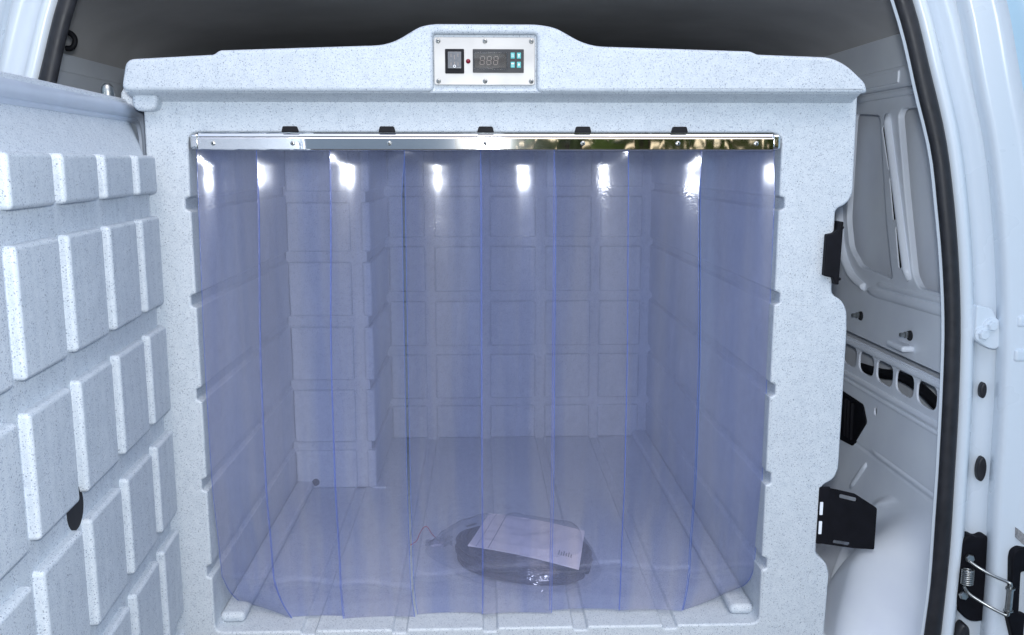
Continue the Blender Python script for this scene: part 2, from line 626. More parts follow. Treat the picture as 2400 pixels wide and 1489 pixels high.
# roof lining, bulkhead, floor, far side
bm = B()
rows = []
for yy in (-0.01, 0.10, 0.45, 0.9, 1.3, 1.75):
    row = []
    for k in range(25):
        a = math.pi * k / 24
        c, s = math.cos(a), math.sin(a)
        x = 0.79 * math.copysign(abs(c) ** 0.45, c)
        z = 1.545 + 0.135 * abs(s) ** 0.6
        if yy in (0.45, 0.9, 1.3):
            z -= 0.004
        row.append((x, yy, z))
    rows.append(row)
sheet(bm, rows)
finish(bm, 'roof_lining', M['liner'], VAN, ang=70)
bm = B()
box(bm, (-0.80, 1.75, 0.44), (0.80, 1.78, 1.76))
finish(bm, 'bulkhead', M['liner'], VAN)
bm = B()
box(bm, (-0.80, -0.02, 0.40), (0.80, 1.75, 0.448))
finish(bm, 'load_floor', M['inpaint'], VAN)
bm = B()
box(bm, (-0.82, 0.05, 0.44), (-0.785, 1.75, 1.56))
box(bm, (-0.785, 0.12, 1.485), (-0.765, 1.6, 1.525), 0.006)
finish(bm, 'side_panel', M['inpaint'], VAN)
# outer roof skin over the lining
bm = B()
rows = []
for yy in (-0.02, 1.9):
    rows.append([(0.90 * math.copysign(abs(math.cos(math.pi * k / 20)) ** 0.4, math.cos(math.pi * k / 20)), yy, 1.50 + 0.36 * abs(math.sin(math.pi * k / 20)) ** 0.55) for k in range(21)])
sheet(bm, rows)
finish(bm, 'roof', M['paint'], VAN)
# header above the aperture, out of the picture but shading the lining
bm = B()
plate(bm, [(-0.63, 1.69), (-0.57, 1.70), (-0.4, 1.735), (0, 1.755), (0.4, 1.735), (0.57, 1.70), (0.63, 1.69), (0.60, 1.80), (0.4, 1.84), (-0.4, 1.84), (-0.60, 1.80)], [], 0.012, 0.05, 0.004, XZ)
finish(bm, 'header', M['paint'], VAN)

# grab hook on the far left
bm = B()
tube(bm, smooth_path([(-0.712, 0.22, 1.577), (-0.703, 0.22, 1.575), (-0.697, 0.22, 1.566), (-0.700, 0.22, 1.555), (-0.706, 0.22, 1.551), (-0.713, 0.22, 1.551)]), 0.0048, 8)
finish(bm, 'grab_hook', M['black'], VAN)

# right inner side: upper stamped sheet with openings, outer skin behind
WX = 0.775
up = [(0.05, 1.002), (1.70, 1.002), (1.70, 1.60), (0.05, 1.60)]
p1 = rnd([(0.545, 1.240), (0.520, 1.180), (0.462, 1.147), (0.305, 1.139), (0.318, 1.165), (0.350, 1.245), (0.412, 1.452), (0.545, 1.462)], 0.016)
p2 = rnd([(0.330, 1.448), (0.318, 1.459), (0.075, 1.459), (0.075, 1.139), (0.199, 1.137), (0.226, 1.158), (0.282, 1.306)], 0.012)
def slot(a, b, r):
    a, b = Vector(a), Vector(b)
    t = (b - a).normalized()
    n = Vector((-t.y, t.x))
    return [tuple(a + (n * math.cos(q) - t * math.sin(q)) * r) for q in [math.pi * k / 6 for k in range(7)]] + \
           [tuple(b + (-n * math.cos(q) + t * math.sin(q)) * r) for q in [math.pi * k / 6 for k in range(7)]]
sl = [slot((0.385, 1.425), (0.348, 1.352), 0.0085), slot((0.337, 1.328), (0.312, 1.258), 0.0085), slot((0.297, 1.236), (0.274, 1.170), 0.0085)]
bm = B()
plate(bm, up, [p1, p2] + [], WX, WX + 0.012, 0.003, YZ)
side = finish(bm, 'side_panel', M['inpaint'], VAN, weighted=True)
for s in sl:
    bm = B()
    cx = sum(p[0] for p in s) / len(s)
    cz = sum(p[1] for p in s) / len(s)
    big = [(cx + (p[0] - cx) * 1.0, cz + (p[1] - cz) * 1.0) for p in s]
    small = inset(big if area2(big) > 0 else big[::-1], 0.0022)
    plate(bm, big, [small], WX - 0.0025, WX + 0.001, 0.001, YZ, seg=2)
    plate(bm, small, [], WX - 0.0004, WX + 0.002, 0, YZ, mi=1)  # near-black sheet fills the slot in place of its shaded depth
    finish(bm, 'slot', [M['inpaint'], M['dark']], side)
bm = B()
tube(bm, [(WX + 0.002, 0.374, 1.450), (WX - 0.003, 0.366, 1.435), (WX - 0.003, 0.245, 1.165), (WX + 0.002, 0.236, 1.148)], 0.008, 10, flat=(1.0, 1.0))
finish(bm, 'stiffening_rib', M['inpaint'], side)
# beam under the roof
bm = B()
box(bm, (WX - 0.016, 0.06, 1.497), (WX + 0.004, 1.6, 1.536), 0.006, 3)
box(bm, (WX - 0.010, 0.06, 1.482), (WX + 0.004, 1.6, 1.493), 0.004, 2)
finish(bm, 'roof_rail', M['inpaint'], side)
bm = B()
box(bm, (WX - 0.0195, 0.30, 1.505), (WX - 0.012, 0.56, 1.528), 0.003, 2)
finish(bm, 'rail_panel', M['inpaint'], side)
bm = B()
box(bm, (WX + 0.045, 0.10, 0.30), (WX + 0.06, 1.70, 1.60))
finish(bm, 'outer_skin', M['inpaint'], VAN)
# creases pressed in the sheet
for (y0, z0, y1, z1, r) in ((0.06, 1.110, 0.43, 1.104, 0.010), (0.06, 1.128, 0.40, 1.122, 0.006)):
    bm = B()
    tube(bm, [(WX + 0.004, y0, z0), (WX, y0 + 0.03, z0), (WX, y1 - 0.05, z1), (WX + 0.006, y1, z1)], r, 10, flat=(1, 0.5))
    finish(bm, 'crease', M['inpaint'], side)
bm = B()
tube(bm, smooth_path([(WX + 0.003, 0.60, 1.46), (WX - 0.001, 0.575, 1.25), (WX - 0.001, 0.545, 1.17), (WX, 0.49, 1.125), (WX + 0.004, 0.43, 1.108)]), 0.013, 10, flat=(1, 0.6))
finish(bm, 'crease', M['inpaint'], side)
# studs with nuts
for y in (0.440, 0.219):
    bm = B()
    lathe(bm, [(0.0085, 0.0), (0.0085, 0.004), (0.0065, 0.0045), (0.0065, 0.010), (0.0045, 0.0105), (0.0045, 0.018), (0.003, 0.0195)], (WX, y, 1.048), (-1, 0, 0), 6)
    finish(bm, 'stud', M['steel'], side, ang=20)
    bm = B()
    lathe(bm, [(0.0095, 0.0), (0.0095, 0.0025), (0.008, 0.004)], (WX - 0.0005, y - 0.003, 1.047), (-1, 0, 0), 12)
    finish(bm, 'washer', M['dark'], side)
# pressed shelf with its bright nose
bm = B()
box(bm, (WX - 0.022, 0.20, 1.018), (WX + 0.002, 0.268, 1.030), 0.005, 3)
finish(bm, 'pressing', M['inpaint'], side)
# lower stamped sheet, a little proud, with the row of oval cut-outs
LX = WX - 0.014
lo_out = [(0.05, 0.792), (1.70, 0.792), (1.70, 0.998), (0.05, 0.998)]
ov = [ring(y, 0.9615, 0.0360, 0.0225, 24, 3.2) for y in (0.113, 0.197, 0.282, 0.367, 0.451, 0.536, 0.621)]
bm = B()
plate(bm, lo_out, ov + [ring(0.310, 0.878, 0.006, 0.0085, 12)], LX, LX + 0.0035, 0.0012, YZ)
low = finish(bm, 'side_panel', M['inpaint'], VAN, weighted=True)
bm = B()
tube(bm, [(LX, 0.04, 0.919), (LX, 0.60, 0.919)], 0.007, 8, flat=(1, 0.6))
tube(bm, [(LX, 0.04, 0.905), (LX, 0.60, 0.905)], 0.004, 8, flat=(1, 0.6))
tube(bm, [(LX, 0.04, 0.988), (LX, 0.60, 0.988)], 0.006, 8, flat=(1, 0.6))
finish(bm, 'crease', M['inpaint'], low)
bm = B()
tube(bm, smooth_path([(LX + 0.03, 0.02, 0.925), (LX + 0.032, 0.12, 0.935), (LX + 0.035, 0.22, 0.952), (LX + 0.035, 0.30, 0.952), (LX + 0.035, 0.37, 0.940), (LX + 0.035, 0.47, 0.930)]), 0.010, 8)
finish(bm, 'hose', M['black'], low)
# wheel arch: the sheet below swells into the load space
def arch(y, z):
    r = math.hypot(y + 0.064, z - 0.25)
    t = min(1, max(0, (0.538 - r) / 0.10))
    d = 0.06 * t * t * (3 - 2 * t) + 0.08 * max(0, 1 - (r / 0.53) ** 2)
    q = min(1, max(0, (y - 0.03) / 0.16))
    d *= 0.25 + 0.75 * q * q * (3 - 2 * q)
    d += 0.013 * math.exp(-((r - 0.556) / 0.008) ** 2) * min(1, max(0, (0.74 - z) / 0.03))
    d += 0.006 * math.exp(-((z - 0.797) / 0.007) ** 2) * min(1, max(0, (0.34 - y) / 0.05))
    return d - 0.002 * (z > 0.785)
bm = B()
rows = []
for i in range(181):
    y = 0.008 + 0.92 * i / 180
    rows.append([(LX - arch(y, 0.34 + 0.462 * j / 150), y, 0.34 + 0.462 * j / 150) for j in range(151)])
sheet(bm, rows)
bmesh.ops.recalc_face_normals(bm, faces=bm.faces)
wa = finish(bm, 'wheel_arch', M['inpaint'], VAN, ang=80)
# black plate painted for the dark inside the vent opening, with folds
bm = B()
plate(bm, rnd([(0.62, 0.880), (0.366, 0.877), (0.343, 0.846), (0.403, 0.778), (0.465, 0.772), (0.62, 0.772)], 0.006), [], LX - 0.0030, LX + 0.01, 0.001, YZ)
for k, y in enumerate((0.405, 0.425, 0.440)):
    tube(bm, [(LX - 0.003, y + 0.004, 0.868), (LX - 0.003, y, 0.79)], 0.006, 8, flat=(1, 0.5))
finish(bm, 'vent_opening_dark', M['blackmetal'], low)
bm = B()
pts = [(0.335 + 0.07 * t, 0.762 - 0.075 * t) for t in (0, 0.2, 0.5, 0.8, 1)]
tube(bm, [(LX - arch(y, z) + (0.004 if i in (0, 4) else 0.001), y, z) for i, (y, z) in enumerate(pts)], 0.006, 8)
finish(bm, 'rib', M['inpaint'], wa)

# hinge on the right pillar
bm = B()
plate(bm, rnd([(0.765, 1.140), (0.790, 1.134), (0.800, 1.116), (0.826, 1.109), (0.826, 1.079), (0.814, 1.086), (0.803, 1.068), (0.790, 1.070), (0.766, 1.084)], 0.005), [], -0.016, 0.004, 0.002, XZ)
hin = finish(bm, 'hinge', M['paint'], pil_r, weighted=True)
bm = B()
lathe(bm, [(0.0115, 0), (0.0115, 0.031)], (0.828, -0.022, 1.0765), (0, 0, 1), 18)
finish(bm, 'hinge_barrel', M['paint'], hin)
bm = B()
lathe(bm, [(0.0125, 0), (0.0125, 0.014)], (0.828, -0.022, 1.1095), (0, 0, 1), 18)
finish(bm, 'hinge_knuckle', M['paint'], hin)
for z0, z1 in ((1.1085, 1.127), (1.054, 1.0745)):
    bm = B()
    box(bm, (0.816, -0.046, z0), (0.90, -0.010, z1), 0.005, 3)
    finish(bm, 'hinge_arm', M['paint'], hin)
for (x, z) in ((0.776, 1.093), (0.789, 1.107)):
    bm = B()
    lathe(bm, [(0.0115, 0), (0.0115, 0.003), (0.0085, 0.0035)], (x, -0.016, z), (0, -1, 0), 20)
    lathe(bm, [(0.0078, 0.003), (0.0078, 0.010), (0.0065, 0.0115)], (x, -0.016, z), (0, -1, 0), 6)
    finish(bm, 'hinge_bolt', M['paint'], hin, ang=25)
# oval plugs in the pillar
for (x, z, rx, rz) in ((0.800, 0.996, 0.0055, 0.013), (0.8085, 0.863, 0.0080, 0.021)):
    bm = B()
    plate(bm, ring(x, z, rx, rz, 24), [], 0.004, 0.014, 0.003, XZ)
    finish(bm, 'plug', M['rubber'], pil_r)
bm = B()
plate(bm, rnd([(0.776, 0.50), (0.781, 0.585), (0.790, 0.602), (0.803, 0.592), (0.808, 0.50)], 0.010), [], -0.014, 0.004, 0.006, XZ)
finish(bm, 'buffer', M['rubber'], pil_r, weighted=True)
# black cover plate with the wire loop of the door check
bm = B()
plate(bm, rnd([(0.7755, 0.700), (0.775, 0.640), (0.789, 0.612), (0.806, 0.601), (0.842, 0.605), (0.838, 0.739), (0.815, 0.755), (0.804, 0.749), (0.789, 0.757), (0.777, 0.744)], 0.009), [], -0.010, 0.008, 0.003, XZ)
chk = finish(bm, 'check_plate', M['blackmetal'], pil_r, weighted=True)
bm = B()
tube(bm, smooth_path([(0.786, -0.020, 0.715), (0.800, -0.030, 0.706), (0.815, -0.045, 0.700), (0.828, -0.060, 0.6975), (0.832, -0.064, 0.695), (0.832, -0.064, 0.688)]), 0.0026, 8)
tube(bm, smooth_path([(0.780, -0.022, 0.672), (0.788, -0.027, 0.660), (0.812, -0.045, 0.647), (0.827, -0.060, 0.642), (0.832, -0.064, 0.642), (0.832, -0.064, 0.650)]), 0.0026, 8)
finish(bm, 'wire_loop', M['steel'], chk)
bm = B()
lathe(bm, [(0.0072, 0), (0.0072, 0.002), (0.0052, 0.0025), (0.0052, 0.037), (0.0072, 0.0375), (0.0072, 0.040)], (0.832, -0.064, 0.649), (0, 0, 1), 16)
finish(bm, 'roller', M['steel'], chk)
bm = B()
hel = [(0.7835 + 0.0085 * math.cos(a), -0.024 + 0.0085 * math.sin(a), 0.676 + 0.026 * a / (2 * math.pi * 8)) for a in [2 * math.pi * k / 16 for k in range(129)]]
tube(bm, hel, 0.0015, 6)
finish(bm, 'coil_spring', M['steel'], chk)
for (x, z) in ((0.789, 0.717), (0.784, 0.652)):
    bm = B()
    lathe(bm, [(0.0072, 0), (0.0072, 0.006), (0.006, 0.0075)], (x, -0.013, z), (0, -1, 0.2), 6)
    finish(bm, 'bolt', M['steel'], chk, ang=20)

# ------------------------------------------------------------------ the insulated box
BOX = empty('refrigerated_container', 'grey speckled insulated cold box with its blocky door swung open, filling the van', 'container')
GR = [(1.287, 1.308), (1.139, 1.160), (0.990, 1.012), (0.842, 0.864), (0.695, 0.717)]       # grooves in the walls (z)
outer = [(-0.527, 0.45, 0.01), (0.558, 0.45, 0.01), (0.563, 0.687), (0.557, 0.706), (0.5385, 0.721), (0.541, 0.839), (0.561, 0.850), (0.568, 0.868),
         (0.568, 1.094), (0.566, 1.128), (0.558, 1.145), (0.540, 1.155), (0.538, 1.289), (0.555, 1.296), (0.564, 1.312), (0.562, 1.475), (-0.512, 1.475)]
outer = rnd(outer, 0.008)
hole = [(-0.451, 0.600, 0.014)]
for gx in (-0.300, -0.150, 0.0, 0.150, 0.300):
    hole += [(gx - 0.013, 0.600, 0.002), (gx - 0.010, 0.594, 0.001), (gx + 0.010, 0.594, 0.001), (gx + 0.013, 0.600, 0.002)]
hole += [(0.449, 0.600, 0.014)]
for z0, z1 in GR[::-1]:
    hole += [(0.449, z0 - 0.001, 0.002), (0.4575, z0 + 0.003, 0.002), (0.4575, z1 - 0.003, 0.002), (0.449, z1 + 0.001, 0.002)]
hole += [(0.449, 1.404, 0.016), (-0.449, 1.404, 0.016)]
for z0, z1 in GR:
    hole += [(-0.451, z1 + 0.001, 0.002), (-0.4590, z1 - 0.003, 0.002), (-0.4590, z0 + 0.003, 0.002), (-0.451, z0 - 0.001, 0.002)]
hole = rnd(hole, 0.003, 3)
bm = B()
plate(bm, outer, [hole], 0.0, 1.12, 0.004, XZ, seg=4)
body = finish(bm, 'body', M['speck'], BOX, weighted=True)

# ledges at the foot of the side walls
bm = B()
box(bm, (-0.4515, 0.030, 0.5995), (-0.410, 0.70, 0.618), 0.009, 4)
finish(bm, 'ledge', M['speck'], body)
bm = B()
box(bm, (0.408, 0.030, 0.5995), (0.4495, 1.08, 0.618), 0.009, 4)
finish(bm, 'ledge', M['speck'], body)

ROWS = [(0.600, 0.692), (0.713, 0.838), (0.862, 0.987), (1.013, 1.137), (1.161, 1.272), (1.296, 1.400)]
shared = {}
def block(name, lo, hi, bev, parent, mat=None, M4=None, seg=3):
    """a raised block; alike blocks share one mesh"""
    size = tuple(round(h - l, 4) for l, h in zip(lo, hi))
    key = (size, bev)
    if key not in shared:
        bm = B()
        box(bm, (-size[0] / 2, -size[1] / 2, -size[2] / 2), (size[0] / 2, size[1] / 2, size[2] / 2), bev, seg)
        o = finish(bm, name, mat or M['speck'], None, ang=50, weighted=True)
        shared[key] = o
    else:
        o = shared[key].copy()
        o.name = name
        COL.objects.link(o)
    c = Vector([(l + h) / 2 for l, h in zip(lo, hi)])
    o.matrix_world = (M4 or Matrix()) @ Matrix.Translation(c)
    o.parent = parent
    return o

bm = B()
box(bm, (-0.30, 1.078, 0.594), (0.458, 1.118, 1.404))
back = finish(bm, 'back_wall', M['speck'], BOX)
for z0, z1 in ROWS:
    for x0, x1 in ((-0.262, -0.164), (-0.139, -0.014), (0.011, 0.136), (0.162, 0.287), (0.311, 0.425)):
        block('block', (x0, 1.068, z0), (x1, 1.084, z1), 0.006, back)
bm = B()
box(bm, (-0.458, 0.684, 0.598), (-0.272, 1.118, 1.404), 0.004)
stp = finish(bm, 'inner_housing', M['speck'], BOX)
for z0, z1 in ROWS:
    for x0, x1 in ((-0.450, -0.308), (-0.283, -0.262)):
        block('block', (x0, 0.674, z0), (x1, 0.690, z1), 0.005, stp)
    block('block', (-0.276, 0.692, z0), (-0.262, 1.064, z1), 0.005, stp)
bm = B()
box(bm, (-0.272, 0.665, 0.5995), (-0.238, 0.70, 0.606), 0.003)
finish(bm, 'foot', M['speck'], stp)
bm = B()
lathe(bm, [(0.0085, -0.002), (0.0085, 0.002), (0.007, 0.003)], (-0.405, 0.674, 0.616), (0, -1, 0), 18)  # black disc painted for the dark inside the drain hole
finish(bm, 'drain_hole_dark', M['black'], stp)

# lid with its front lip and the raised middle
lid = [(-0.529, 1.461, 0.013), 'R', (0.561, 1.461, 0.012), (0.557, 1.476, 0.014), (0.528, 1.501, 0.03), (0.503, 1.5125, 0.015), (0.394, 1.516, 0.003), (0.384, 1.5205, 0.004),
       (0.145, 1.527, 0.03), (0.097, 1.553, 0.03), (0.071, 1.557, 0.01), (-0.078, 1.557, 0.01), (-0.098, 1.5535, 0.02), (-0.142, 1.5275, 0.035), (-0.386, 1.519, 0.004), (-0.394, 1.513, 0.003),
       (-0.519, 1.506, 0.012)]
notch = [(-0.0795, 1.461, 0.010), (-0.0795, 1.5425, 0.005), (0.0705, 1.5425, 0.005), (0.0705, 1.461, 0.010)]
lid_front = rnd(lid[:1] + notch + lid[2:], 0.008, 6)
lid = rnd(lid[:1] + lid[2:], 0.008, 6)
bm = B()
plate(bm, lid_front, [], -0.040, -0.029, 0.006, XZ, seg=4)
plate(bm, lid, [], -0.0305, 1.12, 0.0, XZ)
# cove that runs the underside of the lip back into the face
cv = [(-0.0352, 1.4630), (-0.0340, 1.4604), (-0.026, 1.4575), (-0.012, 1.4540), (0.0, 1.4490), (0.004, 1.446), (0.004, 1.466), (-0.0335, 1.466)]
vs = [[bm.verts.new((x, y, z)) for y, z in cv] for x in (-0.524, 0.552)]
for i in range(len(cv)):
    j = (i + 1) % len(cv)
    bm.faces.new((vs[0][i], vs[0][j], vs[1][j], vs[1][i]))
bm.faces.new(vs[0]); bm.faces.new(vs[1][::-1])
bmesh.ops.recalc_face_normals(bm, faces=bm.faces)
lidob = finish(bm, 'lid', M['speck'], BOX, weighted=True)
bm = B()
plate(bm, rnd([(-0.520, 1.434), (-0.486, 1.434), (-0.482, 1.462), (-0.522, 1.462)], 0.012), [], -0.022, 0.004, 0.006, XZ)
finish(bm, 'corner_lug', M['speck'], lidob, weighted=True)
bm = B()
plate(bm, rnd([(-0.55, 1.440), (-0.52, 1.440), (-0.52, 1.498), (-0.532, 1.494), (-0.553, 1.462)], 0.005), [], 0.02, 0.12, 0.004, XZ)
finish(bm, 'side_lug', M['speck'], lidob, weighted=True)
bm = B()
lathe(bm, [(0.0085, 0), (0.0085, 0.012), (0.0095, 0.013), (0.0095, 0.022), (0.008, 0.028), (0.004, 0.032), (0, 0.033)], (-0.5625, 0.0, 1.443), (0, 0, 1), 18)
finish(bm, 'hinge_pin', M['steel'], BOX)

# latch keepers on the right flank
bm = B()
plate(bm, rnd([(0.541, 0.838), (0.566, 0.833), (0.598, 0.825), (0.636, 0.800), (0.636, 0.728), (0.600, 0.731), (0.539, 0.741)], 0.003), [rnd([(0.572, 0.8255), (0.601, 0.818), (0.601, 0.811), (0.572, 0.8185)], 0.003), rnd([(0.566, 0.746), (0.594, 0.741), (0.594, 0.735), (0.566, 0.740)], 0.003)], 0.0, 0.003, 0.0008, XZ)
keeper = finish(bm, 'latch_keeper', M['blackmetal'], BOX)
bm = B()
box(bm, (0.5375, -0.002, 0.740), (0.556, 0.004, 0.838), 0.002)
finish(bm, 'flange', M['blackmetal'], keeper)
bm = B()
for z in (0.770, 0.803):
    plate(bm, rnd([(0.5395, z - 0.012), (0.5445, z - 0.012), (0.5445, z + 0.010), (0.5395, z + 0.010)], 0.001), [], -0.0032, -0.001, 0, XZ)
finish(bm, 'flange_slot', M['inpaint'], keeper)
bm = B()
plate(bm, rnd([(0.533, 1.252), (0.5225, 1.250), (0.5215, 1.186), (0.536, 1.183), (0.540, 1.172), (0.5455, 1.172), (0.5475, 1.270), (0.5415, 1.270), (0.540, 1.258)], 0.002), [], -0.012, 0.03, 0.002, XZ)
keeper2 = finish(bm, 'latch_keeper', M['blackmetal'], BOX, weighted=True)
for z in (1.261, 1.181):
    bm = B()
    lathe(bm, [(0.0025, -0.001), (0.0025, 0.002), (0.001, 0.003)], (0.5455, -0.010, z), (0.3, -1, 0), 8)
    finish(bm, 'rivet', M['blackmetal'], keeper2)

# control panel
PY = -0.0335
bm = B()
plate(bm, rnd([(-0.0785, 1.4715), (0.0680, 1.4715), (0.0680, 1.5388), (-0.0785, 1.5388)], 0.004), [], PY - 0.002, -0.0295, 0.0006, XZ)
pan = finish(bm, 'control_panel', M['plate'], BOX, weighted=True)
F = PY - 0.002
for x in (-0.0722, -0.0045, 0.0628):
    for z in (1.5333, 1.4768):
        bm = B()
        lathe(bm, [(0.0034, 0), (0.0034, 0.0008), (0.0028, 0.0018), (0.0014, 0.0023), (0, 0.0024)], (x, F, z), (0, -1, 0), 16)
        a = random.uniform(0, 1.5)
        for k in (0, 1):
            T = Matrix.Translation((x, F - 0.0021, z)) @ Matrix.Rotation(a + k * math.pi / 2, 4, 'Y')
            box(bm, (-0.0019, -0.0008, -0.0004), (0.0019, 0.0008, 0.0004), mat=T, mi=1)
        finish(bm, 'screw', [M['steel'], M['dark']], pan)
bm = B()
box(bm, (-0.0625, F - 0.0025, 1.4875), (-0.0348, F + 0.001, 1.5222), 0.0012)
sw = finish(bm, 'switch', M['black'], pan)
bm = B()
T = Matrix.Translation((-0.0487, F - 0.003, 1.5062)) @ Matrix.Rotation(R(-7), 4, 'X')
box(bm, (-0.0098, -0.002, -0.0120), (0.0098, 0.002, 0.0120), 0.0008, mat=T)
for dx, dz, h in ((-0.005, 0.0065, 0.0024), (0, 0.004, 0.0030), (0.005, 0.0065, 0.0024), (-0.005, -0.006, 0.0024), (0, -0.005, 0.002), (0.005, -0.006, 0.0024)):
    box(bm, (dx - 0.0004, -0.00215, dz - h), (dx + 0.0004, -0.0018, dz + h), mat=T, mi=1)
vs0 = len(bm.verts)
plate(bm, ring(0, -0.0092, 0.0021, 0.0021, 16), [ring(0, -0.0092, 0.0012, 0.0012, 16)], -0.0024, -0.0018, 0, XZ, mi=2)
bm.verts.ensure_lookup_table()
bmesh.ops.transform(bm, matrix=T, verts=bm.verts[vs0:])
finish(bm, 'rocker', [M['rocker'], M['seg'], M['white']], sw)
bm = B()
lathe(bm, [(0.0034, 0), (0.0034, 0.0008), (0.0026, 0.0022), (0.0012, 0.0030), (0, 0.0032)], (-0.0290, F, 1.5050), (0, -1, 0), 16)
finish(bm, 'indicator_lamp', M['led'], pan)
bm = B()
box(bm, (-0.0223, F - 0.0030, 1.4888), (0.0518, F + 0.001, 1.5219), 0.0008)
ctl = finish(bm, 'controller', M['bezel'], pan)
bm = B()
box(bm, (-0.0195, F - 0.0036, 1.4955), (0.0265, F - 0.0025, 1.5155), 0.0003)
finish(bm, 'display', M['lcd'], ctl)
bm = B()
SEGS = {'a': (0, 1, 0), 'g': (0, 0, 0), 'd': (0, -1, 0), 'f': (-1, .5, 1), 'b': (1, .5, 1), 'e': (-1, -.5, 1), 'c': (1, -.5, 1)}
for i in range(3):
    cx, cz = -0.0085 + 0.0098 * i, 1.5058
    for s, (a, b, vert) in SEGS.items():
        sx = cx + a * 0.0030 + b * 0.0006
        sz = cz + b * 0.0058
        if vert:
            box(bm, (sx - 0.0005, F - 0.0039, sz - 0.0023), (sx + 0.0005, F - 0.0034, sz + 0.0023))
        else:
            box(bm, (sx - 0.0024, F - 0.0039, sz - 0.0005), (sx + 0.0024, F - 0.0034, sz + 0.0005))
finish(bm, 'digit', M['seg'], ctl)
bm = B()
box(bm, (-0.0218, F - 0.0062, 1.4932), (0.0282, F - 0.0042, 1.5172), 0.0009, 3)
finish(bm, 'display_cover', M['glassy'], ctl)
for i, (x, z) in enumerate(((0.0356, 1.5128), (0.0446, 1.5128), (0.0356, 1.4999), (0.0446, 1.4999))):
    bm = B()
    box(bm, (x - 0.0030, F - 0.0042, z - 0.0043), (x + 0.0030, F - 0.0025, z + 0.0043), 0.0006)
    if i == 0:
        q = [(-0.0018, 0.0016, 0.0018, 0.0022), (-0.0018, -0.0016, 0.0018, -0.001), (-0.0018, 0.0, 0.0018, 0.0005)]
    elif i == 1:
        q = [(-0.0014, 0.0004, 0.0014, 0.0020), (-0.0006, -0.0026, 0.0006, 0.0004)]
    elif i == 2:
        q = [(-0.0020, 0.0006, 0.0020, 0.0026), (-0.0016, -0.0022, 0.0016, -0.0017)]
    else:
        q = [(-0.0012, -0.0012, 0.0012, 0.0012), (-0.0005, 0.0012, 0.0005, 0.0024)]
    for (a, b, c, d) in q:
        box(bm, (x + a, F - 0.0044, z + b), (x + c, F - 0.0040, z + d), mi=1)
    finish(bm, 'key', [M['teal'], M['white']], ctl)

# ------------------------------------------------------------------ the open door of the box
ANG = R(4.1)
P0 = Vector((-0.488, -0.030, 0.0))
ud = Vector((math.sin(ANG), -math.cos(ANG), 0))
nd = Vector((math.cos(ANG), math.sin(ANG), 0))
DM = Matrix(((ud.x, nd.x, 0, P0.x), (ud.y, nd.y, 0, P0.y), (0, 0, 1, 0), (0, 0, 0, 1)))      # local (u along the door, off, z)
DZ = lambda a, b, d: tuple(DM @ Vector((a, d, b)))
bm = B()
plate(bm, rnd([(-0.135, 0.50), (1.0, 0.50), (1.0, 1.4555), (-0.135, 1.4555)], 0.05, 8), [], -0.050, -0.105, 0.009, DZ, seg=4)
door = finish(bm, 'door', M['speck'], BOX, weighted=True)
# plug: the stepped inner half with sloping flanks
bm = B()
lo_ = rnd([(-0.075, 0.545), (0.945, 0.545), (0.945, 1.428), (-0.075, 1.428)], 0.045, 8)
mid = rnd([(-0.060, 0.560), (0.930, 0.560), (0.930, 1.414), (-0.060, 1.414)], 0.035, 8)
hi_ = rnd([(0.004, 0.60), (0.878, 0.60), (0.878, 1.3665), (0.004, 1.3665)], 0.010, 8)
hi2 = rnd([(0.006, 0.602), (0.876, 0.602), (0.876, 1.3645), (0.006, 1.3645)], 0.009, 8)
vs = [[bm.verts.new(DM @ Vector((a, d, b))) for a, b in L] for L, d in ((lo_, -0.051), (mid, -0.043), (hi_, -0.0135), (hi2, -0.0115))]
for A, Bv in zip(vs, vs[1:]):
    for i in range(len(A)):
        j = (i + 1) % len(A)
        bm.faces.new((A[i], A[j], Bv[j], Bv[i]))
bm.faces.new(vs[-1])
bmesh.ops.recalc_face_normals(bm, faces=bm.faces)
plug = finish(bm, 'plug', M['speck'], door, ang=30, weighted=True)
gl = rnd([(-0.115, 0.52), (0.98, 0.52), (0.98, 1.4365), (-0.115, 1.4365)], 0.045, 8)
bm = B()
tube(bm, [DM @ Vector((a, -0.048, b)) for a, b in gl], 0.0105, 10, closed=True, up=tuple(nd), flat=(0.75, 1))
tube(bm, [DM @ Vector((a, -0.049, b)) for a, b in inset(gl, 0.013)], 0.0045, 8, closed=True, up=tuple(nd))
bmesh.ops.recalc_face_normals(bm, faces=bm.faces)
finish(bm, 'gasket', M['gasket'], door)
DR = [(1.315, 1.370), (1.150, 1.282), (0.986, 1.118), (0.821, 0.954), (0.654, 0.793), (0.60, 0.625)]
DC = [(0.0, 0.089), (0.115, 0.227), (0.253, 0.365), (0.391, 0.503), (0.529, 0.641), (0.667, 0.779), (0.805, 0.876)]
for z0, z1 in DR:
    for u0, u1 in DC:
        block('block', (u0, -0.030, z0), (u1, 0.0, z1), 0.0055, door, M4=DM, seg=4)
bm = B()
lathe(bm, [(0.0250, -0.003), (0.0250, 0.0012), (0.0235, 0.0016)], DM @ Vector((0.380, -0.0120, 0.974)), tuple(nd), 28)  # near-black disc painted as the shaded hole, nothing is cut
finish(bm, 'latch_hole_dark', M['dark'], door)

